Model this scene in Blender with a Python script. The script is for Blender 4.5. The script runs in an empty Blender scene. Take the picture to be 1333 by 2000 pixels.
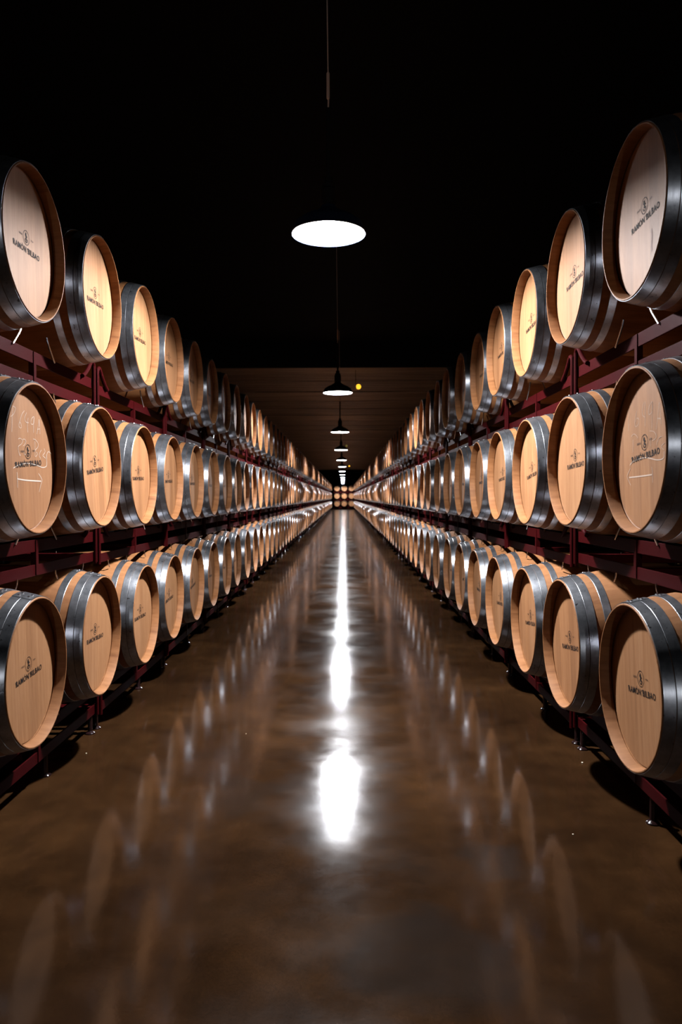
import bpy, bmesh, math, random
from mathutils import Matrix, Vector

# ------------------------------------------------------------------ camera, world, exposure
C = bpy.context.scene.collection
EYE = 1.245                                     # height of the lens above the floor
scn = bpy.context.scene
cam_data = bpy.data.cameras.new('camera')
cam = bpy.data.objects.new('camera', cam_data)
C.objects.link(cam)
scn.camera = cam
F_PX = 1453.8
cam_data.sensor_fit = 'VERTICAL'
cam_data.sensor_height = 36.0
cam_data.sensor_width = 24.0
cam_data.lens = F_PX * 36.0 / 2000.0
cam_data.clip_start = 0.05
cam_data.clip_end = 200
PITCH, YAW, ROLL = -0.0195, -0.0038, 0.0037
_y = Matrix(((math.cos(YAW), -math.sin(YAW), 0), (math.sin(YAW), math.cos(YAW), 0), (0, 0, 1)))          # X, Y(fwd), Z
_p = Matrix(((1, 0, 0), (0, math.cos(PITCH), math.sin(PITCH)), (0, -math.sin(PITCH), math.cos(PITCH))))
_r = Matrix(((math.cos(ROLL), 0, -math.sin(ROLL)), (0, 1, 0), (math.sin(ROLL), 0, math.cos(ROLL))))
_m = _r @ _p @ _y
right, fwd, up = _m[0], _m[1], _m[2]
cam.matrix_world = Matrix(((right[0], up[0], -fwd[0], 0), (right[1], up[1], -fwd[1], 0), (right[2], up[2], -fwd[2], EYE), (0, 0, 0, 1)))
cam_data.dof.use_dof = True
cam_data.dof.focus_distance = 3.6
cam_data.dof.aperture_fstop = 4.0

world = bpy.data.worlds.new('cellar_dark'); scn.world = world
world.use_nodes = True
world.node_tree.nodes['Background'].inputs[0].default_value = (0.5, 0.4, 0.35, 1)
world.node_tree.nodes['Background'].inputs[1].default_value = 0.0
scn.view_settings.view_transform = 'Standard'
scn.view_settings.look = 'None'
scn.view_settings.exposure = 0.0
scn.view_settings.gamma = 1.0
scn.view_settings.use_curve_mapping = False
cy = scn.cycles
cy.use_denoising = True
cy.max_bounces = 7
cy.diffuse_bounces = 1
cy.glossy_bounces = 4
cy.sample_clamp_indirect = 6.0
cy.caustics_reflective = False
cy.caustics_refractive = False
LAMP_POWER = 10200.0          # emission of the small bright source in each lamp
DIFFUSER_POWER = 60.0        # and of the wide glowing disc around it
LAMP_COLOR = (0.93, 0.96, 1.0)
LAMP_Y0, LAMP_STEP, LAMP_X, LAMP_H = 4.02, 6.07, -0.076, 1.41 + EYE

# ------------------------------------------------------------------ materials
def new_mat(name):
    m = bpy.data.materials.new(name); m.use_nodes = True
    nt = m.node_tree
    return m, nt, nt.nodes['Principled BSDF']
def nd(nt, typ, **kw):
    n = nt.nodes.new(typ)
    for k, v in kw.items(): setattr(n, k, v)
    return n
def math_node(nt, op, a=None, b=None):
    n = nd(nt, 'ShaderNodeMath', operation=op)
    for i, v in enumerate((a, b)):
        if v is None: continue
        if isinstance(v, (int, float)): n.inputs[i].default_value = v
        else: nt.links.new(v, n.inputs[i])
    return n.outputs[0]
def mix_col(nt, fac, a, b, blend='MIX'):
    n = nd(nt, 'ShaderNodeMix', data_type='RGBA', blend_type=blend)
    for sock, v in ((n.inputs[0], fac), (n.inputs[6], a), (n.inputs[7], b)):
        if isinstance(v, (int, float)): sock.default_value = v
        elif isinstance(v, tuple): sock.default_value = v
        else: nt.links.new(v, sock)
    return n.outputs[2]
def ramp(nt, fac, stops):
    n = nd(nt, 'ShaderNodeValToRGB')
    el = n.color_ramp.elements
    while len(el) < len(stops): el.new(0.5)
    for e, (p, c) in zip(el, stops):
        e.position = p; e.color = c if len(c) == 4 else (*c, 1)
    nt.links.new(fac, n.inputs[0])
    return n.outputs[0]
def noise(nt, vec, scale, detail=4, rough=0.55):
    n = nd(nt, 'ShaderNodeTexNoise')
    n.inputs['Scale'].default_value = scale; n.inputs['Detail'].default_value = detail; n.inputs['Roughness'].default_value = rough
    if vec is not None: nt.links.new(vec, n.inputs['Vector'])
    return n.outputs[0]
def mapping(nt, vec, sc=(1, 1, 1), loc=(0, 0, 0)):
    n = nd(nt, 'ShaderNodeMapping')
    n.inputs['Scale'].default_value = sc; n.inputs['Location'].default_value = loc
    nt.links.new(vec, n.inputs['Vector'])
    return n.outputs[0]
def bump(nt, bsdf, height, strength, dist=0.002):
    b = nd(nt, 'ShaderNodeBump'); b.inputs['Strength'].default_value = strength; b.inputs['Distance'].default_value = dist
    nt.links.new(height, b.inputs['Height']); nt.links.new(b.outputs[0], bsdf.inputs['Normal'])

def wood_head():
    # vertical oak boards of a barrel head: board to board tone, long fine grain, thin dark joints
    m, nt, b = new_mat('oak_head_boards')
    tc = nd(nt, 'ShaderNodeTexCoord'); oi = nd(nt, 'ShaderNodeObjectInfo')
    sep = nd(nt, 'ShaderNodeSeparateXYZ'); nt.links.new(tc.outputs['Object'], sep.inputs[0])
    rnd = oi.outputs['Random']
    shift = math_node(nt, 'MULTIPLY', rnd, 37.0)
    yy = math_node(nt, 'ADD', math_node(nt, 'MULTIPLY', sep.outputs[1], 13.5), shift)
    cell = math_node(nt, 'FLOOR', yy)
    wn = nd(nt, 'ShaderNodeTexWhiteNoise', noise_dimensions='1D'); nt.links.new(cell, wn.inputs['W'])
    fr = math_node(nt, 'FRACT', yy)
    edge = math_node(nt, 'LESS_THAN', fr, 0.022)
    cmb = nd(nt, 'ShaderNodeCombineXYZ')
    nt.links.new(math_node(nt, 'ADD', sep.outputs[1], math_node(nt, 'MULTIPLY', cell, 3.7)), cmb.inputs[1])
    nt.links.new(math_node(nt, 'MULTIPLY', sep.outputs[2], 0.055), cmb.inputs[2]); nt.links.new(rnd, cmb.inputs[0])
    g1 = noise(nt, cmb.outputs[0], 55, 6, 0.65)
    g2 = noise(nt, cmb.outputs[0], 330, 2, 0.6)
    base = ramp(nt, g1, [(0.25, (0.1595, 0.0713, 0.0297)), (0.5, (0.2032, 0.0988, 0.0457)), (0.75, (0.2315, 0.1212, 0.0612))])
    tone = ramp(nt, wn.outputs['Value'], [(0.0, (0.80, 0.77, 0.74)), (0.5, (0.95, 0.95, 0.95)), (1.0, (1.06, 1.06, 1.04))])
    c = mix_col(nt, 1.0, base, tone, 'MULTIPLY')
    fine = ramp(nt, g2, [(0.3, (0.90, 0.88, 0.86)), (0.7, (1.04, 1.04, 1.04))])
    c = mix_col(nt, 1.0, c, fine, 'MULTIPLY')
    brl = ramp(nt, rnd, [(0.0, (0.90, 0.84, 0.80)), (1.0, (1.05, 1.05, 1.05))])
    c = mix_col(nt, 1.0, c, brl, 'MULTIPLY')
    c = mix_col(nt, math_node(nt, 'MULTIPLY', edge, 0.55), c, (0.16, 0.075, 0.03, 1))
    nt.links.new(c, b.inputs['Base Color'])
    b.inputs['Roughness'].default_value = 0.62
    b.inputs['Specular IOR Level'].default_value = 0.12
    bump(nt, b, g2, 0.25, 0.001)
    return m
def wood_stave():
    m, nt, b = new_mat('oak_staves')
    tc = nd(nt, 'ShaderNodeTexCoord'); oi = nd(nt, 'ShaderNodeObjectInfo')
    sep = nd(nt, 'ShaderNodeSeparateXYZ'); nt.links.new(tc.outputs['Object'], sep.inputs[0])
    ang = math_node(nt, 'ARCTAN2', sep.outputs[1], sep.outputs[2])
    aa = math_node(nt, 'ADD', math_node(nt, 'MULTIPLY', ang, 30 / (2 * math.pi)), math_node(nt, 'MULTIPLY', oi.outputs['Random'], 0.9))
    cell = math_node(nt, 'FLOOR', aa)
    wn = nd(nt, 'ShaderNodeTexWhiteNoise', noise_dimensions='1D')
    nt.links.new(math_node(nt, 'ADD', cell, math_node(nt, 'MULTIPLY', oi.outputs['Random'], 91.0)), wn.inputs['W'])
    edge = math_node(nt, 'LESS_THAN', math_node(nt, 'FRACT', aa), 0.03)
    cmb = nd(nt, 'ShaderNodeCombineXYZ')
    nt.links.new(math_node(nt, 'MULTIPLY', sep.outputs[0], 0.07), cmb.inputs[0])
    nt.links.new(sep.outputs[1], cmb.inputs[1]); nt.links.new(sep.outputs[2], cmb.inputs[2])
    g1 = noise(nt, cmb.outputs[0], 45, 5, 0.65)
    base = ramp(nt, g1, [(0.25, (0.1270, 0.0489, 0.0169)), (0.5, (0.1746, 0.0733, 0.0280)), (0.75, (0.2117, 0.0954, 0.0400))])
    tone = ramp(nt, wn.outputs['Value'], [(0.0, (0.84, 0.81, 0.78)), (0.5, (0.96, 0.96, 0.96)), (1.0, (1.05, 1.05, 1.05))])
    c = mix_col(nt, 1.0, base, tone, 'MULTIPLY')
    c = mix_col(nt, math_node(nt, 'MULTIPLY', edge, 0.5), c, (0.15, 0.06, 0.02, 1))
    nt.links.new(c, b.inputs['Base Color'])
    b.inputs['Roughness'].default_value = 0.6; b.inputs['Specular IOR Level'].default_value = 0.12
    bump(nt, b, g1, 0.2, 0.001)
    return m
def hoop_steel():
    m, nt, b = new_mat('galvanised_hoop_steel')
    tc = nd(nt, 'ShaderNodeTexCoord'); oi = nd(nt, 'ShaderNodeObjectInfo')
    off = nd(nt, 'ShaderNodeVectorMath', operation='ADD')
    nt.links.new(tc.outputs['Object'], off.inputs[0]); nt.links.new(oi.outputs['Random'], off.inputs[1])
    n1 = noise(nt, off.outputs[0], 14, 5, 0.7)
    n2 = noise(nt, mapping(nt, off.outputs[0], (60, 6, 6)), 3, 4, 0.6)
    c = ramp(nt, n1, [(0.25, (0.1170, 0.1199, 0.1316)), (0.55, (0.2096, 0.2135, 0.2291)), (0.8, (0.3022, 0.3061, 0.3218))])
    spots = ramp(nt, noise(nt, off.outputs[0], 48, 2, 0.5), [(0.70, (1, 1, 1)), (0.76, (0.22, 0.20, 0.18))])
    c = mix_col(nt, 1.0, c, spots, 'MULTIPLY')
    nt.links.new(c, b.inputs['Base Color'])
    b.inputs['Metallic'].default_value = 0.92
    rr = nd(nt, 'ShaderNodeMapRange'); rr.inputs['To Min'].default_value = 0.20; rr.inputs['To Max'].default_value = 0.40
    nt.links.new(math_node(nt, 'MULTIPLY', math_node(nt, 'ADD', n1, n2), 0.5), rr.inputs['Value'])
    nt.links.new(rr.outputs[0], b.inputs['Roughness'])
    bump(nt, b, n2, 0.12, 0.001)
    return m
def simple(name, col, rough, metal=0.0, spec=0.5, coat=0.0):
    m, nt, b = new_mat(name)
    tc = nd(nt, 'ShaderNodeTexCoord')
    n = noise(nt, tc.outputs['Object'], 18, 4)
    c = mix_col(nt, n, tuple(x * 0.82 for x in col) + (1,), tuple(min(1, x * 1.15) for x in col) + (1,))
    nt.links.new(c, b.inputs['Base Color'])
    b.inputs['Roughness'].default_value = rough; b.inputs['Metallic'].default_value = metal
    b.inputs['Specular IOR Level'].default_value = spec; b.inputs['Coat Weight'].default_value = coat
    return m
def emitter(name, col, s):
    m, nt, b = new_mat(name)
    b.inputs['Base Color'].default_value = (0.8, 0.8, 0.8, 1)
    b.inputs['Emission Color'].default_value = (*col, 1); b.inputs['Emission Strength'].default_value = s
    return m
def floor_mat():
    m, nt, b = new_mat('polished_brown_concrete')
    tc = nd(nt, 'ShaderNodeTexCoord'); P = tc.outputs['Object']
    n1 = noise(nt, P, 0.9, 6, 0.62)
    n2 = noise(nt, P, 6.5, 5, 0.6)
    n3 = noise(nt, P, 110, 3, 0.7)
    c = ramp(nt, n1, [(0.30, (0.0085, 0.0038, 0.0018)), (0.5, (0.0178, 0.0079, 0.0031)), (0.68, (0.0299, 0.0134, 0.0050))])
    c = mix_col(nt, 1.0, c, ramp(nt, n2, [(0.3, (0.70, 0.70, 0.72)), (0.7, (1.18, 1.14, 1.10))]), 'MULTIPLY')
    c = mix_col(nt, 1.0, c, ramp(nt, n3, [(0.3, (0.78, 0.78, 0.80)), (0.7, (1.2, 1.18, 1.16))]), 'MULTIPLY')
    # two worn dark stains in the slab
    for (sx, sy, ra, k) in ((0.22, 1.98, 0.26, 0.5), (0.52, 2.52, 0.15, 0.5), (-0.45, 3.1, 0.2, 0.3)):
        d = nd(nt, 'ShaderNodeVectorMath', operation='DISTANCE')
        w = nd(nt, 'ShaderNodeVectorMath', operation='ADD')
        nz = nd(nt, 'ShaderNodeTexNoise'); nz.inputs['Scale'].default_value = 4.0; nt.links.new(P, nz.inputs['Vector'])
        sc = nd(nt, 'ShaderNodeVectorMath', operation='SCALE'); nt.links.new(nz.outputs[1], sc.inputs[0]); sc.inputs['Scale'].default_value = 0.34
        nt.links.new(P, w.inputs[0]); nt.links.new(sc.outputs[0], w.inputs[1])
        nt.links.new(w.outputs[0], d.inputs[0]); d.inputs[1].default_value = (sx + 0.17, sy + 0.17, 0.17)
        f = ramp(nt, d.outputs['Value'], [(ra * 0.7, (k, k, k)), (ra, (0, 0, 0))])
        c = mix_col(nt, f, c, (0.010, 0.008, 0.007, 1))
    nt.links.new(c, b.inputs['Base Color'])
    rr = nd(nt, 'ShaderNodeMapRange'); rr.inputs['To Min'].default_value = 0.075; rr.inputs['To Max'].default_value = 0.16
    rr.inputs['From Min'].default_value = 0.3; rr.inputs['From Max'].default_value = 0.7
    nt.links.new(noise(nt, P, 2.3, 5, 0.6), rr.inputs['Value'])
    nt.links.new(rr.outputs[0], b.inputs['Roughness'])
    b.inputs['Specular IOR Level'].default_value = 0.24
    h = math_node(nt, 'ADD', math_node(nt, 'MULTIPLY', n2, 1.0), math_node(nt, 'MULTIPLY', n3, 0.10))
    bump(nt, b, h, 0.10, 0.004)
    return m
def ceiling_mat():
    m, nt, b = new_mat('brown_ceiling_panels')
    tc = nd(nt, 'ShaderNodeTexCoord'); P = tc.outputs['Object']
    n1 = noise(nt, mapping(nt, P, (0.25, 2.2, 1)), 2.2, 5, 0.6)
    n3 = noise(nt, P, 35, 3)
    c = ramp(nt, n1, [(0.3, (0.2160, 0.1665, 0.1395)), (0.7, (0.4500, 0.3510, 0.2970))])
    c = mix_col(nt, 1.0, c, ramp(nt, n3, [(0.3, (0.8, 0.8, 0.8)), (0.7, (1.15, 1.15, 1.15))]), 'MULTIPLY')
    nt.links.new(c, b.inputs['Base Color']); b.inputs['Roughness'].default_value = 0.8
    return m

M_HEAD, M_STAVE, M_HOOP = wood_head(), wood_stave(), hoop_steel()
M_RIVET = simple('bright_rivet_steel', (0.75, 0.76, 0.8), 0.18, 1.0)
M_INK = simple('burnt_black_ink', (0.006, 0.004, 0.0035), 0.8, 0.0, 0.1)
M_CHALK = simple('white_chalk', (0.36, 0.29, 0.24), 0.95)
M_CHALK_FAINT = simple('rubbed_white_chalk', (0.29, 0.205, 0.155), 0.95)
M_RED = simple('dark_red_rack_enamel', (0.0175, 0.0009, 0.0012), 0.6, 0.0, 0.02, 0.0)
M_ROD = simple('worn_steel_rod', (0.42, 0.41, 0.43), 0.18, 1.0)
M_FOOT = simple('black_rack_foot', (0.010, 0.004, 0.004), 0.16, 0.0, 0.3)
M_FLOOR, M_CEIL = floor_mat(), ceiling_mat()
M_BLACK = simple('black_painted_plaster', (0.006, 0.0055, 0.006), 0.95, 0, 0.1)
M_SHADE = simple('dark_blue_enamel_shade', (0.004, 0.007, 0.018), 0.5, 0.0, 0.1)
M_HOUSING = simple('black_lamp_housing', (0.003, 0.003, 0.003), 0.7, 0.0, 0.1)
M_CABLE = simple('brown_steel_cable', (0.42, 0.30, 0.24), 0.5)
M_DIFF = emitter('lit_lamp_diffuser', LAMP_COLOR, DIFFUSER_POWER)
M_BULB = emitter('lit_lamp_source', LAMP_COLOR, LAMP_POWER)
M_YELLOW = emitter('lit_yellow_lens', (1.0, 0.50, 0.02), 1.6)
M_YELLOW_DIM = emitter('dim_yellow_lens', (0.8, 0.7, 0.05), 0.10)
M_BOX = simple('grey_emergency_box', (0.30, 0.20, 0.15), 0.5)
M_DEBRIS = simple('pale_chip', (0.45, 0.39, 0.30), 0.6)
M_STAIN = simple('wine_stain', (0.11, 0.042, 0.024), 0.8)

# ------------------------------------------------------------------ mesh helpers
def finish(name, bm, mats, parent=None, smooth=True, loc=None):
    me = bpy.data.meshes.new(name)
    bm.to_mesh(me); bm.free()
    if smooth: me.set_sharp_from_angle(angle=math.radians(20))
    for mt in (mats if isinstance(mats, (list, tuple)) else [mats]): me.materials.append(mt)
    o = bpy.data.objects.new(name, me); C.objects.link(o)
    if parent: o.parent = parent
    if loc: o.location = loc
    return o
def box(bm, x0, x1, y0, y1, z0, z1, mi=0, bev=0.0):
    vs = [bm.verts.new(p) for p in ((x0, y0, z0), (x1, y0, z0), (x1, y1, z0), (x0, y1, z0), (x0, y0, z1), (x1, y0, z1), (x1, y1, z1), (x0, y1, z1))]
    fs = [bm.faces.new([vs[i] for i in q]) for q in ((0, 3, 2, 1), (4, 5, 6, 7), (0, 1, 5, 4), (1, 2, 6, 5), (2, 3, 7, 6), (3, 0, 4, 7))]
    for f in fs: f.material_index = mi
    if bev:
        r = bmesh.ops.bevel(bm, geom=list({e for f in fs for e in f.edges}), offset=bev, segments=2, affect='EDGES', profile=0.5)
        for f in r['faces']: f.material_index = mi; f.smooth = True
def lathe_x(bm, prof, seg, mi=0, close=False, a0=0.0, a1=2 * math.pi):
    """revolve (x, r) pairs about the X axis, angle 0 is +Z"""
    full = abs(a1 - a0 - 2 * math.pi) < 1e-6
    n = seg if full else seg + 1
    rings = []
    for x, r in prof:
        rings.append([bm.verts.new((x, r * math.sin(a0 + (a1 - a0) * k / seg), r * math.cos(a0 + (a1 - a0) * k / seg))) for k in range(n)])
    m = len(prof)
    for i in range(m if close else m - 1):
        A, B = rings[i], rings[(i + 1) % m]
        for k in range(seg):
            f = bm.faces.new((A[k], A[(k + 1) % n], B[(k + 1) % n], B[k])); f.material_index = mi; f.smooth = True
    return rings
def lathe_z(bm, prof, seg, cx=0, cy=0, mi=0, cap0=False, cap1=False):
    rings = [[bm.verts.new((cx + r * math.cos(2 * math.pi * k / seg), cy + r * math.sin(2 * math.pi * k / seg), z)) for k in range(seg)] for z, r in prof]
    for A, B in zip(rings, rings[1:]):
        for k in range(seg):
            f = bm.faces.new((A[k], A[(k + 1) % seg], B[(k + 1) % seg], B[k])); f.smooth = True; f.material_index = mi
    if cap0: bm.faces.new(rings[0][::-1]).material_index = mi
    if cap1: bm.faces.new(rings[-1]).material_index = mi
def tube(bm, pts, r, seg=8, mi=0):
    pts = [Vector(p) for p in pts]
    rings = []
    ref = None
    for i, p in enumerate(pts):
        t = (pts[min(i + 1, len(pts) - 1)] - pts[max(i - 1, 0)]).normalized()
        if ref is None: ref = Vector((1, 0, 0)) if abs(t.x) < 0.8 else Vector((0, 1, 0))
        u = (ref - t * ref.dot(t)).normalized(); v = t.cross(u); ref = u
        rings.append([bm.verts.new(p + u * (r * math.cos(2 * math.pi * k / seg)) + v * (r * math.sin(2 * math.pi * k / seg))) for k in range(seg)])
    for A, B in zip(rings, rings[1:]):
        for k in range(seg):
            f = bm.faces.new((A[k], A[(k + 1) % seg], B[(k + 1) % seg], B[k])); f.smooth = True; f.material_index = mi
    bm.faces.new(rings[0][::-1]).material_index = mi; bm.faces.new(rings[-1]).material_index = mi
def spline(pts, n=6):
    out = []
    P = [Vector(p) for p in pts]
    for i in range(len(P) - 1):
        a, b, c, d = P[max(i - 1, 0)], P[i], P[i + 1], P[min(i + 2, len(P) - 1)]
        for k in range(n):
            t = k / n
            out.append(0.5 * ((2 * b) + (c - a) * t + (2 * a - 5 * b + 4 * c - d) * t * t + (3 * b - 3 * c + d - a) * t ** 3))
    out.append(P[-1])
    return out
def ribbon(bm, pts, w, x, mi=0):
    """flat stroke in the plane of a barrel head; pts are (reading direction, up)"""
    P = [Vector(p) for p in pts]; L = []
    for i, p in enumerate(P):
        t = (P[min(i + 1, len(P) - 1)] - P[max(i - 1, 0)])
        if t.length < 1e-9: t = Vector((1, 0))
        t.normalize(); n = Vector((-t.y, t.x)) * (w / 2)
        L.append((bm.verts.new((x, p.x + n.x, p.y + n.y)), bm.verts.new((x, p.x - n.x, p.y - n.y))))
    for a, b in zip(L, L[1:]):
        f = bm.faces.new((a[1], b[1], b[0], a[0])); f.material_index = mi
def tag(o, label=None, cat=None, group=None, kind=None):
    if label: o['label'] = label
    if cat: o['category'] = cat
    if group: o['group'] = group
    if kind: o['kind'] = kind
    return o
def empty(name, loc, rot=(0, 0, 0)):
    o = bpy.data.objects.new(name, None); C.objects.link(o)
    o.location = loc; o.rotation_euler = rot; o.empty_display_size = 0.1
    return o
def copy_tree(o, parent=None):
    c = o.copy(); C.objects.link(c)
    if parent is not None: c.parent = parent
    for ch in list(o.children): copy_tree(ch, c)
    return c

# ------------------------------------------------------------------ the room
def slab(name, x0, x1, y0, y1, z0, z1, mt, kind='structure'):
    bm = bmesh.new(); box(bm, x0, x1, y0, y1, z0, z1)
    return tag(finish(name, bm, mt), kind=kind)
END_Y = 81.0
slab('floor', -5.2, 5.2, -20.0, END_Y + 0.3, -0.15, 0.0, M_FLOOR)
slab('wall_left', -5.3, -5.0, -20.0, END_Y + 0.3, 0.0, 5.0, M_BLACK)
slab('wall_right', 5.0, 5.3, -20.0, END_Y + 0.3, 0.0, 5.0, M_BLACK)
slab('wall_end', -5.0, 5.0, END_Y, END_Y + 0.3, 0.0, 5.0, M_BLACK)
slab('wall_rear', -5.0, 5.0, -20.3, -20.0, 0.0, 5.0, M_BLACK)
slab('ceiling', -5.0, 5.0, -20.0, 17.3, EYE + 3.6, EYE + 3.8, M_BLACK)
slab('trim_1', -5.0, 5.0, 17.18, 17.3, EYE + 3.0, EYE + 3.6, M_BLACK)      # dark face where the panelled ceiling begins
bm = bmesh.new()
y = 17.3
while y < END_Y:
    box(bm, -5.0, 5.0, y, min(y + (1.86 if int(y / 2) % 3 else 1.78), END_Y), EYE + 3.0, EYE + 3.12)
    y += 2.0
box(bm, -5.0, 5.0, 17.3, END_Y, EYE + 3.12, EYE + 3.2, 1)
tag(finish('ceiling.001', bm, [M_CEIL, M_BLACK]), kind='structure')

# ------------------------------------------------------------------ pendant lamps
def build_lamp():
    root = empty('pendant_lamp', (0, 0, 0))
    S = 48
    bm = bmesh.new()
    lathe_z(bm, [(0.0, 0.198), (0.004, 0.203), (0.012, 0.200), (0.056, 0.180), (0.085, 0.140), (0.110, 0.085), (0.135, 0.048), (0.150, 0.040),
                 (0.146, 0.030), (0.100, 0.077), (0.078, 0.132), (0.050, 0.178), (0.010, 0.1945), (0.0, 0.198)], S)
    finish('lamp_shade', bm, M_SHADE, root)
    bm = bmesh.new()
    lathe_z(bm, [(0.004, 0.1930), (0.020, 0.188), (0.044, 0.172), (0.054, 0.14), (0.055, 0.05), (0.055, 0.012)], S, mi=0)
    bmesh.ops.holes_fill(bm, edges=[e for e in bm.edges if e.is_boundary and max(v.co.x ** 2 + v.co.y ** 2 for v in e.verts) < 0.001])
    bmesh.ops.recalc_face_normals(bm, faces=bm.faces)
    finish('diffuser', bm, M_DIFF, root)
    bm = bmesh.new()
    lathe_z(bm, [(0.0545, 0.060), (0.049, 0.060), (0.045, 0.052), (0.043, 0.035)], 32, cap1=False)
    bmesh.ops.holes_fill(bm, edges=[e for e in bm.edges if e.is_boundary and e.verts[0].co.z < 0.0435])
    finish('bulb', bm, M_BULB, root)
    bm = bmesh.new()
    lathe_z(bm, [(0.148, 0.036), (0.155, 0.044), (0.235, 0.044), (0.245, 0.038), (0.262, 0.038), (0.268, 0.026), (0.300, 0.024), (0.306, 0.010)], 24, cap0=True, cap1=True)
    finish('lamp_housing', bm, M_HOUSING, root)
    bm = bmesh.new(); lathe_z(bm, [(0.30, 0.012), (0.67, 0.012)], 12, cap0=True, cap1=True)
    finish('stem', bm, M_HOUSING, root)
    return root
def cable_parts(root, top, lx):
    bm = bmesh.new()
    tube(bm, [(0, 0, 0.665), (0.002, 0, 0.72)], 0.0045, 8)
    lathe_z(bm, [(0.715, 0.004), (0.722, 0.0085), (0.855, 0.0085), (0.862, 0.004)], 10, cap0=True, cap1=True)
    finish('cable_sleeve', bm, M_CABLE, root)
    bm = bmesh.new(); tube(bm, [(0, 0, 0.86), (lx, 0, top)], 0.0035, 6)
    finish('hanging_cable', bm, M_CABLE, root)
ORD = ['first', 'second', 'third', 'fourth', 'fifth', 'sixth', 'seventh', 'eighth', 'ninth', 'tenth', 'eleventh', 'twelfth', 'thirteenth',
       'fourteenth', 'fifteenth', 'sixteenth', 'seventeenth', 'eighteenth', 'nineteenth']
TENS = {20: 'twentieth', 30: 'thirtieth', 40: 'fortieth'}
TW = {20: 'twenty', 30: 'thirty', 40: 'forty'}
def ordinal(i):
    n = i + 1
    if n < 20: return ORD[n - 1]
    if n in TENS: return TENS[n]
    return TW[n // 10 * 10] + '-' + ORD[n % 10 - 1]
lamp = build_lamp()
lamps = [lamp] + [copy_tree(lamp) for _ in range(12)]
for i, L in enumerate(lamps):
    L.location = (LAMP_X, LAMP_Y0 + i * LAMP_STEP + (1.0 if i == 12 else 0.0), LAMP_H)  # last lamp is added to light the end stack, moved nearer its top row
    top = (EYE + 3.6 if L.location.y < 17.3 else EYE + 3.0) - LAMP_H
    cable_parts(L, top, -0.012)
    if i == 0: lab = 'largest glowing white pendant lamp, nearest over the aisle on a brown cable'
    elif i == 1: lab = 'second pendant lamp along the aisle, dark dome shade, beside the yellow light'
    elif i == 12: lab = 'farthest small pendant lamp, added to light the aisle end barrel stack'
    else: lab = 'dark domed pendant lamp with white glow, %s in line along the aisle' % ordinal(i)
    tag(L, lab, 'lamp', 'pendant lamps down the middle of the aisle')
# unseen lamp added behind the viewpoint; bulb hung below its shade for hoop glints
L = empty('pendant_lamp', (LAMP_X, LAMP_Y0 - 3 * LAMP_STEP, LAMP_H))
for ch in lamp.children:
    if ch.name.split('.')[0] in ('lamp_shade', 'lamp_housing', 'stem', 'hanging_cable', 'cable_sleeve'):
        c = ch.copy(); C.objects.link(c); c.parent = L
bm = bmesh.new(); bmesh.ops.create_uvsphere(bm, u_segments=24, v_segments=16, radius=0.05); bmesh.ops.translate(bm, vec=(0, 0, -0.035), verts=bm.verts)
finish('bulb', bm, M_BULB, L)
bm = bmesh.new(); lathe_z(bm, [(0.0, 0.018), (0.15, 0.018)], 16, cap0=True, cap1=True); finish('bulb_socket', bm, M_HOUSING, L)
tag(L, 'unseen pendant lamp with bare round bulb, added behind viewpoint for hoop glints', 'lamp', 'pendant lamps down the middle of the aisle')

def emergency_light(yy, x, zz, mt, lab):
    root = empty('emergency_light', (x, yy, zz))
    bm = bmesh.new(); box(bm, -0.085, 0.0, -0.02, 0.05, -0.06, 0.05, 0, 0.006)
    finish('light_housing', bm, M_BOX, root, False)
    bm = bmesh.new()
    r = bmesh.ops.create_uvsphere(bm, u_segments=20, v_segments=12, radius=0.062)
    bmesh.ops.scale(bm, vec=(1, 0.7, 1), verts=bm.verts); bmesh.ops.translate(bm, vec=(0.045, 0, 0.008), verts=bm.verts)
    for f in bm.faces: f.smooth = True
    finish('yellow_lens', bm, mt, root)
    bm = bmesh.new(); tube(bm, [(-0.02, 0.02, 0.05), (-0.02, 0.02, EYE + 3.0 - zz)], 0.005, 6)
    finish('hanging_rod', bm, M_HOUSING, root)
    tag(root, lab, 'light', 'yellow emergency lights hung beside the lamps')
emergency_light(17.6, 0.31, EYE + 2.60, M_YELLOW, 'glowing yellow emergency light just beside the second pendant lamp')
emergency_light(38.8, 0.10, EYE + 2.68, M_YELLOW_DIM, 'dim yellow-green emergency light between fourth and fifth pendant lamps')
emergency_light(61.9, 0.42, EYE + 2.60, M_YELLOW, 'tiny lit yellow emergency light far down, touching the sixth pendant lamp')

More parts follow.
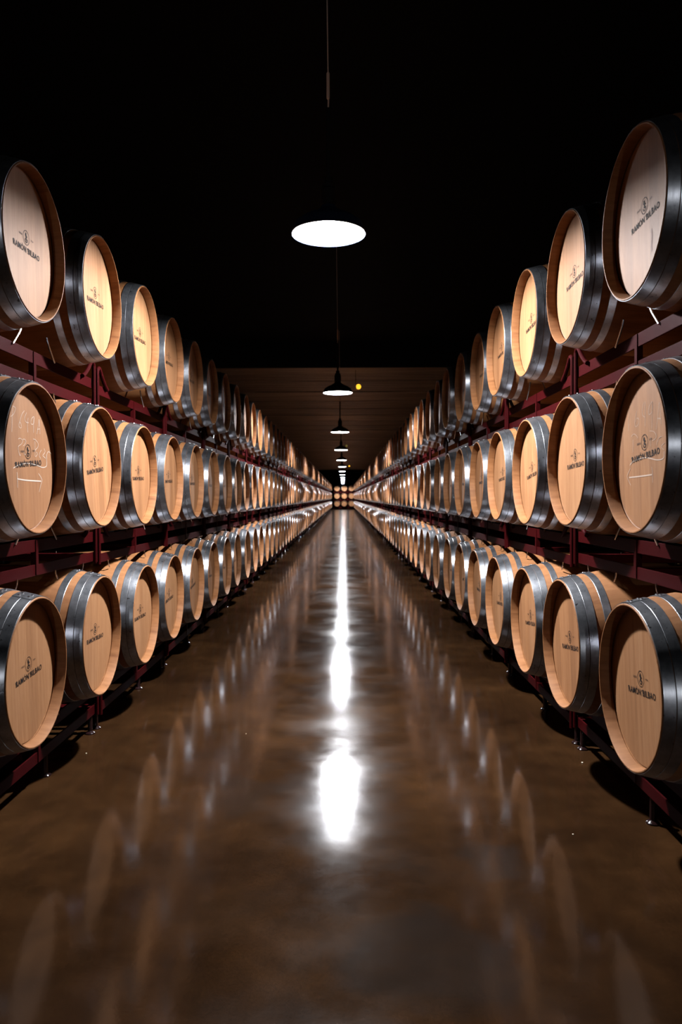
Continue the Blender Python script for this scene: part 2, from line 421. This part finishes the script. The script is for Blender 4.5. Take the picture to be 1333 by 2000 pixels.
# ------------------------------------------------------------------ a barrel
# local frame: front rim in the plane x = 0 facing +x, staves run to x = -LEN, z is up, y is the reading direction
LEN, R_END, R_MID, HEAD_X = 0.94, 0.2835, 0.3435, -0.045
def r_out(x):
    t = (x + LEN / 2) / (LEN / 2)
    return R_END + (R_MID - R_END) * (1 - t * t)
HOOPS = [(-0.0035, -0.0395), (-0.0410, -0.0745), (-0.1080, -0.1390)]
def staves_bm(seg, n):
    bm = bmesh.new()
    prof = [(HEAD_X - 0.006, 0.262), (HEAD_X, 0.2725), (HEAD_X + 0.004, 0.2700), (-0.004, 0.2755), (0.0, 0.2775), (0.0, 0.2812), (-0.003, 0.2835)]
    prof += [(-LEN * k / n, r_out(-LEN * k / n)) for k in range(1, n)]
    prof += [(-LEN + 0.003, 0.2835), (-LEN, 0.2812), (-LEN, 0.2775), (-LEN - HEAD_X - 0.004, 0.2700), (-LEN - HEAD_X, 0.2725), (-LEN - HEAD_X + 0.006, 0.262)]
    lathe_x(bm, prof, seg)
    # rear head closes the barrel
    v = bm.verts.new((-LEN - HEAD_X, 0, 0))
    ring = [bm.verts.new((-LEN - HEAD_X, 0.272 * math.sin(2 * math.pi * k / seg), 0.272 * math.cos(2 * math.pi * k / seg))) for k in range(seg)]
    for k in range(seg): bm.faces.new((v, ring[(k + 1) % seg], ring[k]))
    bmesh.ops.recalc_face_normals(bm, faces=bm.faces)
    return bm
def head_bm(seg):
    bm = bmesh.new()
    v = bm.verts.new((HEAD_X, 0, 0))
    r0 = [bm.verts.new((HEAD_X, 0.2660 * math.sin(2 * math.pi * k / seg), 0.2660 * math.cos(2 * math.pi * k / seg))) for k in range(seg)]
    r1 = [bm.verts.new((HEAD_X - 0.005, 0.2715 * math.sin(2 * math.pi * k / seg), 0.2715 * math.cos(2 * math.pi * k / seg))) for k in range(seg)]
    for k in range(seg):
        bm.faces.new((v, r0[(k + 1) % seg], r0[k]))
        bm.faces.new((r0[k], r0[(k + 1) % seg], r1[(k + 1) % seg], r1[k]))
    bmesh.ops.recalc_face_normals(bm, faces=bm.faces)
    if sum(f.normal.x for f in bm.faces) < 0: bmesh.ops.reverse_faces(bm, faces=bm.faces)
    return bm
def hoop_bm(bm, x0, x1, seg, rivets=True, mi=0, mr=1, lap=0.0):
    T = 0.0022
    a, b_ = r_out(x0), r_out(x1)
    lathe_x(bm, [(x0, a - 0.002), (x0, a + T - 0.0006), (x0 - 0.0008 if x0 > x1 else x0 + 0.0008, a + T),
                 (x1 + 0.0008 if x0 > x1 else x1 - 0.0008, b_ + T), (x1, b_ + T - 0.0006), (x1, b_ - 0.002)], seg, mi)
    if rivets:
        l0, l1 = lap - 0.13, lap + 0.12
        lathe_x(bm, [(x0, a + T - 0.001), (x0, a + T + 0.0014), (x1, b_ + T + 0.0014), (x1, b_ + T - 0.001)], 10, mi, a0=l0, a1=l1)
        for s in (-1, 1):
            for w in ((-0.052, 0.052)):
                if s * w < 0: continue
                an = lap + w
                xm = (x0 + x1) / 2
                r = r_out(xm) + T + 0.0014
                mtx = Matrix.Translation((xm, r * math.sin(an), r * math.cos(an))) @ Matrix.Rotation(-an, 4, 'X') @ Matrix.Diagonal((1, 1, 0.62, 1))
                q = bmesh.ops.create_icosphere(bm, subdivisions=2, radius=0.0056, matrix=mtx)
                for vv in q['verts']:
                    for f in vv.link_faces: f.material_index = mr; f.smooth = True
def text_into(bm, s, size, cx, cz, x, offset=0.0, width=None, shear=0.0):
    cu = bpy.data.curves.new('lettering', 'FONT'); cu.body = s; cu.size = size; cu.align_x = 'CENTER'; cu.align_y = 'CENTER'
    cu.resolution_u = 2; cu.offset = offset; cu.space_character = 1.12
    ob = bpy.data.objects.new('lettering', cu); C.objects.link(ob)
    bpy.context.view_layer.update()
    dg = bpy.context.evaluated_depsgraph_get()
    me = bpy.data.meshes.new_from_object(ob.evaluated_get(dg))
    xs = [v.co.x for v in me.vertices]; ys = [v.co.y for v in me.vertices]
    w = max(xs) - min(xs); mx, my = (max(xs) + min(xs)) / 2, (max(ys) + min(ys)) / 2
    k = (width / w) if width else 1.0
    n0 = len(bm.verts)
    vs = [bm.verts.new((x, cx + (v.co.x - mx) * k, cz + v.co.y)) for v in me.vertices]
    for p in me.polygons:
        try: bm.faces.new([vs[i] for i in p.vertices])
        except ValueError: pass
    bpy.data.objects.remove(ob); bpy.data.curves.remove(cu); bpy.data.meshes.remove(me)
def arc(cx, cy, r, a0, a1, n=14, sy=1.0):
    return [(cx + r * math.cos(math.radians(a0 + (a1 - a0) * k / n)), cy + r * sy * math.sin(math.radians(a0 + (a1 - a0) * k / n))) for k in range(n + 1)]
def logo_bm(simple_version=False):
    bm = bmesh.new(); X = HEAD_X + 0.0012
    U, V = 0.012, -0.009                       # where the brand sits on the head
    text_into(bm, 'RAM\u00d3N BILBAO', 0.0305, U, V - 0.011, X, 0.00045, width=0.232)
    if not simple_version:
        for sx in (-0.1145, 0.0085):             # curled spurs on the two capitals
            ribbon(bm, spline([(U + sx + 0.002, V - 0.001), (U + sx - 0.003, V - 0.0015), (U + sx - 0.0045, V - 0.004), (U + sx - 0.002, V - 0.006)], 4), 0.0021, X)
        text_into(bm, 'DESDE', 0.0092, U - 0.052, V + 0.038, X, 0.0002, width=0.029)
        text_into(bm, '1924', 0.0092, U + 0.049, V + 0.038, X, 0.0001, width=0.022)
    ex, ey = U - 0.003, V + 0.036
    ribbon(bm, arc(ex, ey, 0.0265, 0, 360, 32), 0.0022, X)
    # seated figure inside the ring: head, raised arm, body curl and boat-like crescent
    ribbon(bm, arc(ex - 0.002, ey + 0.0135, 0.0026, 0, 360, 8), 0.0052, X)
    ribbon(bm, spline([(ex - 0.009, ey + 0.008), (ex - 0.003, ey + 0.009), (ex + 0.004, ey + 0.006), (ex + 0.009, ey + 0.002)], 4), 0.0042, X)
    ribbon(bm, spline([(ex - 0.004, ey + 0.006), (ex + 0.001, ey + 0.001), (ex - 0.003, ey - 0.004), (ex + 0.004, ey - 0.008), (ex + 0.008, ey - 0.005)], 4), 0.0046, X)
    ribbon(bm, arc(ex, ey - 0.0065, 0.0105, 175, 365, 12), 0.0036, X)
    bmesh.ops.recalc_face_normals(bm, faces=bm.faces)
    return bm
SEG = 72
me_staves = finish('staves', staves_bm(SEG, 16), M_STAVE).data
me_head = finish('head', head_bm(SEG), M_HEAD, smooth=False).data
me_logo = finish('brand_print', logo_bm(), M_INK, smooth=False).data
hoop_meshes = []
for (x0, x1) in HOOPS:
    bm = bmesh.new(); hoop_bm(bm, x0, x1, SEG); hoop_meshes.append(finish('hoop', bm, [M_HOOP, M_RIVET]).data)
for (x0, x1) in HOOPS:
    bm = bmesh.new(); hoop_bm(bm, -LEN - x0, -LEN - x1, SEG); hoop_meshes.append(finish('hoop', bm, [M_HOOP, M_RIVET]).data)
for o in list(C.objects):
    if o.name.split('.')[0] in ('staves', 'head', 'brand_print', 'hoop') and not o.parent: bpy.data.objects.remove(o)
def part(name, me, parent):
    o = bpy.data.objects.new(name, me); C.objects.link(o); o.parent = parent; return o
def build_barrel():
    root = empty('wine_barrel', (0, 0, 0))
    part('staves', me_staves, root)
    hd = part('head', me_head, root)
    part('brand_print', me_logo, hd)
    for me in hoop_meshes: part('hoop', me, root)
    return root
def far_barrel_mesh(name='wine_barrel', seg=40, n=10, logo=True):
    bm = staves_bm(seg, n)
    tmp = bpy.data.meshes.new('t'); h = head_bm(seg); h.to_mesh(tmp); h.free()
    k0 = len(bm.faces); bm.from_mesh(tmp); bm.faces.ensure_lookup_table()
    for f in bm.faces[k0:]: f.material_index = 1
    if logo:
        h = logo_bm(True); h.to_mesh(tmp); h.free()
        k0 = len(bm.faces); bm.from_mesh(tmp); bm.faces.ensure_lookup_table()
        for f in bm.faces[k0:]: f.material_index = 3
    for (x0, x1) in HOOPS:
        hoop_bm(bm, x0, x1, seg, False, 2); hoop_bm(bm, -LEN - x0, -LEN - x1, seg, False, 2)
    me = bpy.data.meshes.new(name); bm.to_mesh(me); bm.free()
    me.set_sharp_from_angle(angle=math.radians(20))
    for m in (M_STAVE, M_HEAD, M_HOOP, M_INK): me.materials.append(m)
    return me

# ------------------------------------------------------------------ where the barrels lie
PITCH_Y = 0.76
D = {'left': 1.1539, 'right': 0.9795}
Y0 = {'left': 2.8176, 'right': 2.555}
H = {'top': 0.9482, 'middle': 0.1414, 'bottom': -0.6688}
SHIFT = {'left': [0.009, -0.008, -0.010, -0.009, -0.007, -0.005, -0.003, -0.001], 'right': [0.015, -0.006, -0.014, -0.012, -0.009, -0.006, -0.004, -0.002]}
NEAR = {  # distance of the rim from the middle line and along the aisle, for the first five of each row
 ('left','top'): [(1.152,2.817),(1.145,3.576),(1.142,4.349),(1.151,5.103),(1.153,5.862)],
 ('left','middle'): [(1.153,2.814),(1.151,3.566),(1.155,4.332),(1.158,5.092),(1.153,5.859)],
 ('left','bottom'): [(1.166,2.826),(1.164,3.581),(1.153,4.339),(1.161,5.096),(1.155,5.854)],
 ('right','top'): [(0.985,2.569),(0.975,3.308),(0.979,4.077),(0.980,4.840),(0.997,5.595)],
 ('right','middle'): [(0.981,2.550),(0.982,3.313),(0.985,4.076),(0.986,4.839),(0.992,5.592)],
 ('right','bottom'): [(0.973,2.553),(0.962,3.318),(0.977,4.074),(0.972,4.832),(0.975,5.590)]}
TILT = {('left','top'): [1.6,3.1,3.0,2.5], ('left','middle'): [4.6,6.4,1.6,2.2,1.2], ('left','bottom'): [3.9,-1.1,-0.4,3.4,7.4],
        ('right','top'): [2.9,2.5,2.6], ('right','middle'): [5.1,2.6,6.8,3.8], ('right','bottom'): [6.8,7.6,6.7,3.7]}
rng = random.Random(11)
N_ROW, N_SINGLE, N_PARTS = 93, 48, 18
def shift(side, col):
    s = SHIFT[side]; u = col // 2
    return s[u] if u < len(s) else 0.0
def barrel_pose(side, tier, col):
    near = NEAR[(side, tier)]
    if col < len(near): d, yy = near[col]
    else: d, yy = D[side] + rng.uniform(-0.006, 0.010), Y0[side] + PITCH_Y * col + rng.uniform(-0.006, 0.006)
    tl = TILT[(side, tier)]
    a = tl[col] if col < len(tl) else rng.uniform(-2.5, 7.5)
    z = EYE + H[tier] + shift(side, col)
    if side == 'left': return (-d, yy, z), (math.radians(a), 0, 0)
    return (d, yy, z), (math.radians(a), 0, math.pi)
proto = build_barrel()
first = True
far_me = far_barrel_mesh()
LOOK = {('left','middle',0): 'oak barrel chalked 649A with an arrow pointing right, left middle row',
        ('right','middle',0): 'large oak barrel chalked with faint 649A and arrow pointing left, right middle row',
        ('left','top',0): 'dim oak barrel nearest the camera in the upper left row, deep shadowed rim',
        ('right','top',0): 'biggest highest oak barrel, upper right, with a dark streak on its head',
        ('left','bottom',0): 'nearest oak barrel at the lower left, shadow across its upper head',
        ('right','bottom',0): 'nearest oak barrel at the lower right, bright rivets on dark hoops',
        ('right','top',1): 'second oak barrel in the upper right row, stained hoop underneath'}
far_bm = bmesh.new()
lo_me = far_barrel_mesh('lo', 20, 4, False)
for side in ('left', 'right'):
    for tier in ('top', 'middle', 'bottom'):
        for col in range(N_ROW):
            loc, rot = barrel_pose(side, tier, col)
            if col < N_SINGLE:
                if col < N_PARTS:
                    if first: o = proto; first = False
                    else: o = copy_tree(proto)
                else:
                    o = bpy.data.objects.new('wine_barrel', far_me); C.objects.link(o)
                o.location = loc; o.rotation_euler = rot
                lab = LOOK.get((side, tier, col)) or 'oak wine barrel, %s from the camera in the %s row of the %s rack' % (ordinal(col), tier, side)
                tag(o, lab, 'barrel', 'oak barrels in the %s row of the %s rack' % (tier, side))
                if (side, tier, col) == ('left', 'middle', 0): CH_L = o
                if (side, tier, col) == ('right', 'middle', 0): CH_R = o
                if (side, tier, col) == ('right', 'top', 0): ST_R = o
            else:
                k0 = len(far_bm.verts); far_bm.from_mesh(lo_me); far_bm.verts.ensure_lookup_table()
                mtx = Matrix.Translation(loc) @ Matrix.Rotation(rot[2], 4, 'Z')
                bmesh.ops.transform(far_bm, matrix=mtx, verts=far_bm.verts[k0:])
tag(finish('distant_wine_barrels', far_bm, [M_STAVE, M_HEAD, M_HOOP, M_INK]),
    'far end of both long barrel racks, rows of tiny oak barrels running together', 'barrels', kind='stuff')

# stack closing the aisle
for i, tier in enumerate(('top', 'middle', 'bottom')):
    for j, where in enumerate(('leftmost', 'centre', 'rightmost')):
        o = bpy.data.objects.new('wine_barrel', far_me); C.objects.link(o)
        o.location = (0.05 + (j - 1) * 0.765, 79.2, EYE + H[tier]); o.rotation_euler = (math.radians(rng.uniform(-3, 5)), 0, -math.pi / 2)
        tag(o, 'round barrel head facing the camera at the aisle end, %s of its %s row' % (where, tier), 'barrel', 'barrels stacked across the end of the aisle')

# chalk handwriting on the two nearest middle barrels
CHALK_L = [
    (3, [(-1211,1834),(-1026,1928),(-853,1896),(-816,1829),(-990,1659),(-1242,1555)]),
    (3, [(-1052,1898),(-1133,1471),(-1214,1007)]),
    (3, [(-60,1807),(-311,1649),(-499,1407),(-608,1248),(-503,1160),(-385,1182),(-418,1310),(-502,1378)]),
    (3, [(123,1743),(-66,1536),(37,1388),(274,1362)]),
    (3, [(245,1544),(149,1320),(162,996)]),
    (3, [(769,1609),(588,1543),(447,1386),(562,1306),(743,1371),(794,1610),(714,1329),(677,989)]),
    (3, [(974,938),(1198,1338),(1253,1517),(1290,1234),(1284,939)]),
    (3, [(1046,1126),(1280,1139)]),
    (3, [(-703,751),(-534,775),(-337,685),(-483,557),(-752,465),(-718,272),(-621,142),(-560,189)]),
    (3, [(-313,734),(-160,741),(-55,651),(-182,538),(-302,491)]),
    (3, [(-285,296),(-223,165),(-106,178)]),
    (3, [(606,747),(826,713),(1057,559),(1001,424),(741,310)]),
    (3, [(759,663),(743,327),(736,74),(951,153),(857,240)]),
    (3, [(1347,316),(1163,183),(1131,81),(1246,-25)]),
    (3, [(1631,363),(1703,223),(1472,89),(1679,-3),(1695,-55)]),
    (3, [(2361,120),(2058,233),(1845,115)]),
    (5, [(-1233,-299),(-938,-231),(-677,-201),(-105,-166),(521,-221),(1005,-307),(1336,-372),(1682,-369),(1823,-287),(1826,-59),(1845,115)]),
    (4, [(-943,-454),(-933,-694),(-951,-1029)]),
    (8, [(-934,-702),(-326,-785),(452,-856),(1191,-916)]),
    (4, [(973,-596),(1282,-870),(1132,-1068),(956,-1330)])]
CHALK_R = [
    (3, [(-1163,1647),(-1213,1338),(-1273,911)]),
    (3, [(-475,1463),(-641,1225),(-659,994),(-565,937),(-342,992),(-306,1139),(-494,1215),(-602,1100)]),
    (3, [(159,1634),(-3,1365),(31,1205),(188,1126)]),
    (3, [(253,1651),(243,1238),(186,796)]),
    (3, [(829,1514),(598,1407),(514,1200),(599,1127),(804,1196),(851,1509),(798,1123),(738,637)]),
    (3, [(1079,537),(1211,857),(1378,1365),(1453,988),(1467,627)]),
    (5, [(1191,879),(1440,820)]),
    (3, [(-1036,660),(-798,709),(-575,616),(-447,503)]),
    (3, [(-882,523),(-893,86)]),
    (3, [(558,573),(882,497),(1070,327),(983,240),(737,214)]),
    (3, [(625,371),(578,34)]),
    (3, [(1495,236),(1259,210),(1111,83),(1086,20)]),
    (3, [(1668,-9),(1433,-70),(1484,-161),(1633,-218)]),
    (6, [(-1234,-342),(-1014,-261),(-596,-230),(68,-254),(487,-332),(969,-453),(1360,-500),(1576,-457),(1629,-267)]),
    (4, [(628,-644),(675,-838),(669,-1179)]),
    (8, [(629,-901),(-197,-853),(-1340,-771)]),
    (4, [(-1195,-457),(-1501,-678),(-1441,-834),(-1219,-1061)])]
def chalk(root, strokes, amount, mt):
    hd = [c for c in root.children if c.name.startswith('head')][0]
    bm = bmesh.new()
    for i, (w, pts) in enumerate(strokes):
        ribbon(bm, spline([(a * 1e-4, b * 1e-4) for a, b in pts], 6), w * 0.00066 * amount, HEAD_X + 0.0008 + i * 1e-5)
    bmesh.ops.recalc_face_normals(bm, faces=bm.faces)
    o = finish('chalk_writing', bm, mt, hd, False)
    o['label'] = 'white handwritten chalk marks'
chalk(CH_L, CHALK_L, 0.9, M_CHALK)
chalk(CH_R, CHALK_R, 0.9, M_CHALK_FAINT)
hd = [c for c in ST_R.children if c.name.startswith('head')][0]
bm = bmesh.new()
ribbon(bm, spline([(0.062, -0.075), (0.066, -0.10), (0.060, -0.13), (0.063, -0.15)], 5), 0.010, HEAD_X + 0.0007)
o = finish('stain', bm, M_STAIN, hd, False); o['label'] = 'small dark red stain running down'

# ------------------------------------------------------------------ steel racks: one unit carries two barrels
RACK_IN = 0.176            # front beam behind the rim plane
def rack_bm_parts(tier_bottom):
    """local frame as the barrels: x to the aisle, y along the aisle (unit spans -0.76 .. 0.76), z = 0 at barrel axis height"""
    P = []
    W = 0.75
    zt = -0.3270
    for x in (-RACK_IN, -LEN + RACK_IN):
        bm = bmesh.new(); box(bm, x - 0.004, x + 0.004, -W, W, zt - 0.052, zt, 0, 0.0012)
        P.append(('upper_beam', bm, M_RED))
        bm = bmesh.new(); box(bm, x - 0.004, x + 0.004, -W, W, zt - 0.155, zt - 0.107, 0, 0.0012)
        P.append(('lower_beam', bm, M_RED))
        for s in (-1, 1):
            bm = bmesh.new()
            y0 = s * (W - 0.018)
            # crook: up the end post, over, and down towards the barrel it steadies
            pts = [(x + 0.014, y0, zt - 0.160), (x + 0.014, y0, zt - 0.05), (x + 0.014, y0, zt + 0.055), (x + 0.014, y0 - s * 0.010, zt + 0.078), (x + 0.014, y0 - s * 0.030, zt + 0.086),
                   (x + 0.014, y0 - s * 0.050, zt + 0.074), (x + 0.014, y0 - s * 0.085, zt + 0.040), (x + 0.014, y0 - s * 0.135, zt + 0.004), (x + 0.014, y0 - s * 0.17, zt - 0.012)]
            tube(bm, spline(pts, 4), 0.0105, 10); P.append(('post', bm, M_RED))
            bm = bmesh.new()     # short curved arms that keep the barrels apart in mid unit, and the hooks under the lower beam
            tube(bm, spline([(x + 0.008, s * 0.215, zt - 0.01), (x + 0.008, s * 0.185, zt + 0.018), (x + 0.008, s * 0.150, zt + 0.052), (x + 0.008, s * 0.128, zt + 0.088)], 4), 0.0045, 8)
            P.append(('cradle_arm', bm, M_ROD))
            if not tier_bottom:
                for w in (0.20, 0.56):
                    bm = bmesh.new()
                    tube(bm, spline([(x + 0.008, s * w, zt - 0.150), (x + 0.008, s * (w + (0.006 if w < 0.3 else -0.006)), zt - 0.172), (x + 0.008, s * (w + (0.022 if w < 0.3 else -0.022)), zt - 0.192)], 3), 0.0035, 6)
                    P.append(('lower_hook', bm, M_ROD))
    for y in (-W + 0.03, 0.0, W - 0.03):
        bm = bmesh.new(); box(bm, -LEN + RACK_IN, -RACK_IN, y - 0.02, y + 0.02, zt - 0.14, zt - 0.112, 0, 0.002); P.append(('cross_bar', bm, M_RED))
    for x in (-RACK_IN - 0.004, -LEN + RACK_IN + 0.004):
        bm = bmesh.new(); box(bm, x - 0.012, x + 0.012, -0.012, 0.012, zt - 0.152, zt - 0.002)
        P.append(('centre_post', bm, M_RED))
    if tier_bottom:
        zf = -(EYE + H['bottom'])
        for x in (-RACK_IN, -LEN + RACK_IN):
            for y in (-W + 0.035, 0.12, W - 0.035):
                bm = bmesh.new()
                lathe_z(bm, [(zf, 0.026), (zf + 0.005, 0.026), (zf + 0.010, 0.020), (zf + 0.014, 0.012), (zt - 0.125, 0.012)], 16, x - (0.018 if x > -0.5 else -0.018), y, 0, True, True)
                P.append(('foot', bm, M_FOOT))
    return P
def build_rack(bottom):
    root = empty('barrel_rack', (0, 0, 0))
    for n, bm, mt in rack_bm_parts(bottom): finish(n, bm, mt, root)
    return root
def rack_mesh(bottom):
    bm = bmesh.new(); tmp = bpy.data.meshes.new('t')
    for n, b2, mt in rack_bm_parts(bottom):
        if n in ('lower_hook',): b2.free(); continue
        b2.to_mesh(tmp); b2.free(); k0 = len(bm.faces); bm.from_mesh(tmp); bm.faces.ensure_lookup_table()
        mi = 0 if mt == M_RED else (1 if mt == M_ROD else 2)
        for f in bm.faces[k0:]: f.material_index = mi
    me = bpy.data.meshes.new('barrel_rack'); bm.to_mesh(me); bm.free()
    for m in (M_RED, M_ROD, M_FOOT): me.materials.append(m)
    return me
rk = {b: build_rack(b) for b in (False, True)}
rkm = {b: rack_mesh(b) for b in (False, True)}
used = {False: False, True: False}
for side in ('left', 'right'):
    sg = -1 if side == 'left' else 1
    for tier in ('top', 'middle', 'bottom'):
        bt = tier == 'bottom'
        for u in range(47):
            if u < 7:
                if not used[bt]: o = rk[bt]; used[bt] = True
                else: o = copy_tree(rk[bt])
            else:
                o = bpy.data.objects.new('barrel_rack', rkm[bt]); C.objects.link(o)
            dz = shift(side, 2 * u)
            o.location = (sg * D[side], Y0[side] + PITCH_Y * (2 * u + 0.5), EYE + H[tier] + dz)
            o.rotation_euler = (0, 0, 0 if side == 'left' else math.pi)
            for ft in o.children:
                if ft.name.startswith('foot'): ft.scale = (1, 1, (EYE + H['bottom'] + dz) / (EYE + H['bottom']))
            tag(o, 'dark red steel rack unit under the %s pair of barrels, %s %s row' % (ordinal(u), side, tier), 'rack',
                'red steel racks under the %s row on the %s side' % (tier, side))
# racks carrying the stack across the aisle end
for tier in ('top', 'middle', 'bottom'):
    for j, wh in ((-1, 'left'), (1, 'right')):
        o = bpy.data.objects.new('barrel_rack', rkm[tier == 'bottom']); C.objects.link(o)
        o.location = (0.05 + (-0.3825 if j < 0 else 1.1475), 79.2, EYE + H[tier]); o.rotation_euler = (0, 0, -math.pi / 2)
        tag(o, 'dark rack unit under the %s half of the %s row at the aisle end' % (wh, tier), 'rack', 'racks under the end stack')

# ------------------------------------------------------------------ small pale chips lying on the floor
for (x, yy, s, lab) in ((-1.26, 3.60, 0.0045, 'tiny pale chip on the floor by the left rack foot, between nearest barrels'),
                        (1.11, 3.46, 0.0050, 'tiny pale chip on the floor by the nearest right rack foot'),
                        (0.84, 2.72, 0.0032, 'tiny white speck on the open floor, right of the aisle middle'),
                        (-0.52, 3.9, 0.0030, 'tiny grey speck on the open floor, left of the aisle middle')):
    bm = bmesh.new(); bmesh.ops.create_icosphere(bm, subdivisions=1, radius=s)
    r2 = random.Random(int(yy * 100))
    for v in bm.verts: v.co *= r2.uniform(0.7, 1.25); v.co.z *= 0.55
    zmin = min(v.co.z for v in bm.verts)
    tag(finish('wood_chip', bm, M_DEBRIS, smooth=False, loc=(x, yy, -zmin)), lab, 'debris', 'specks of debris on the aisle floor')
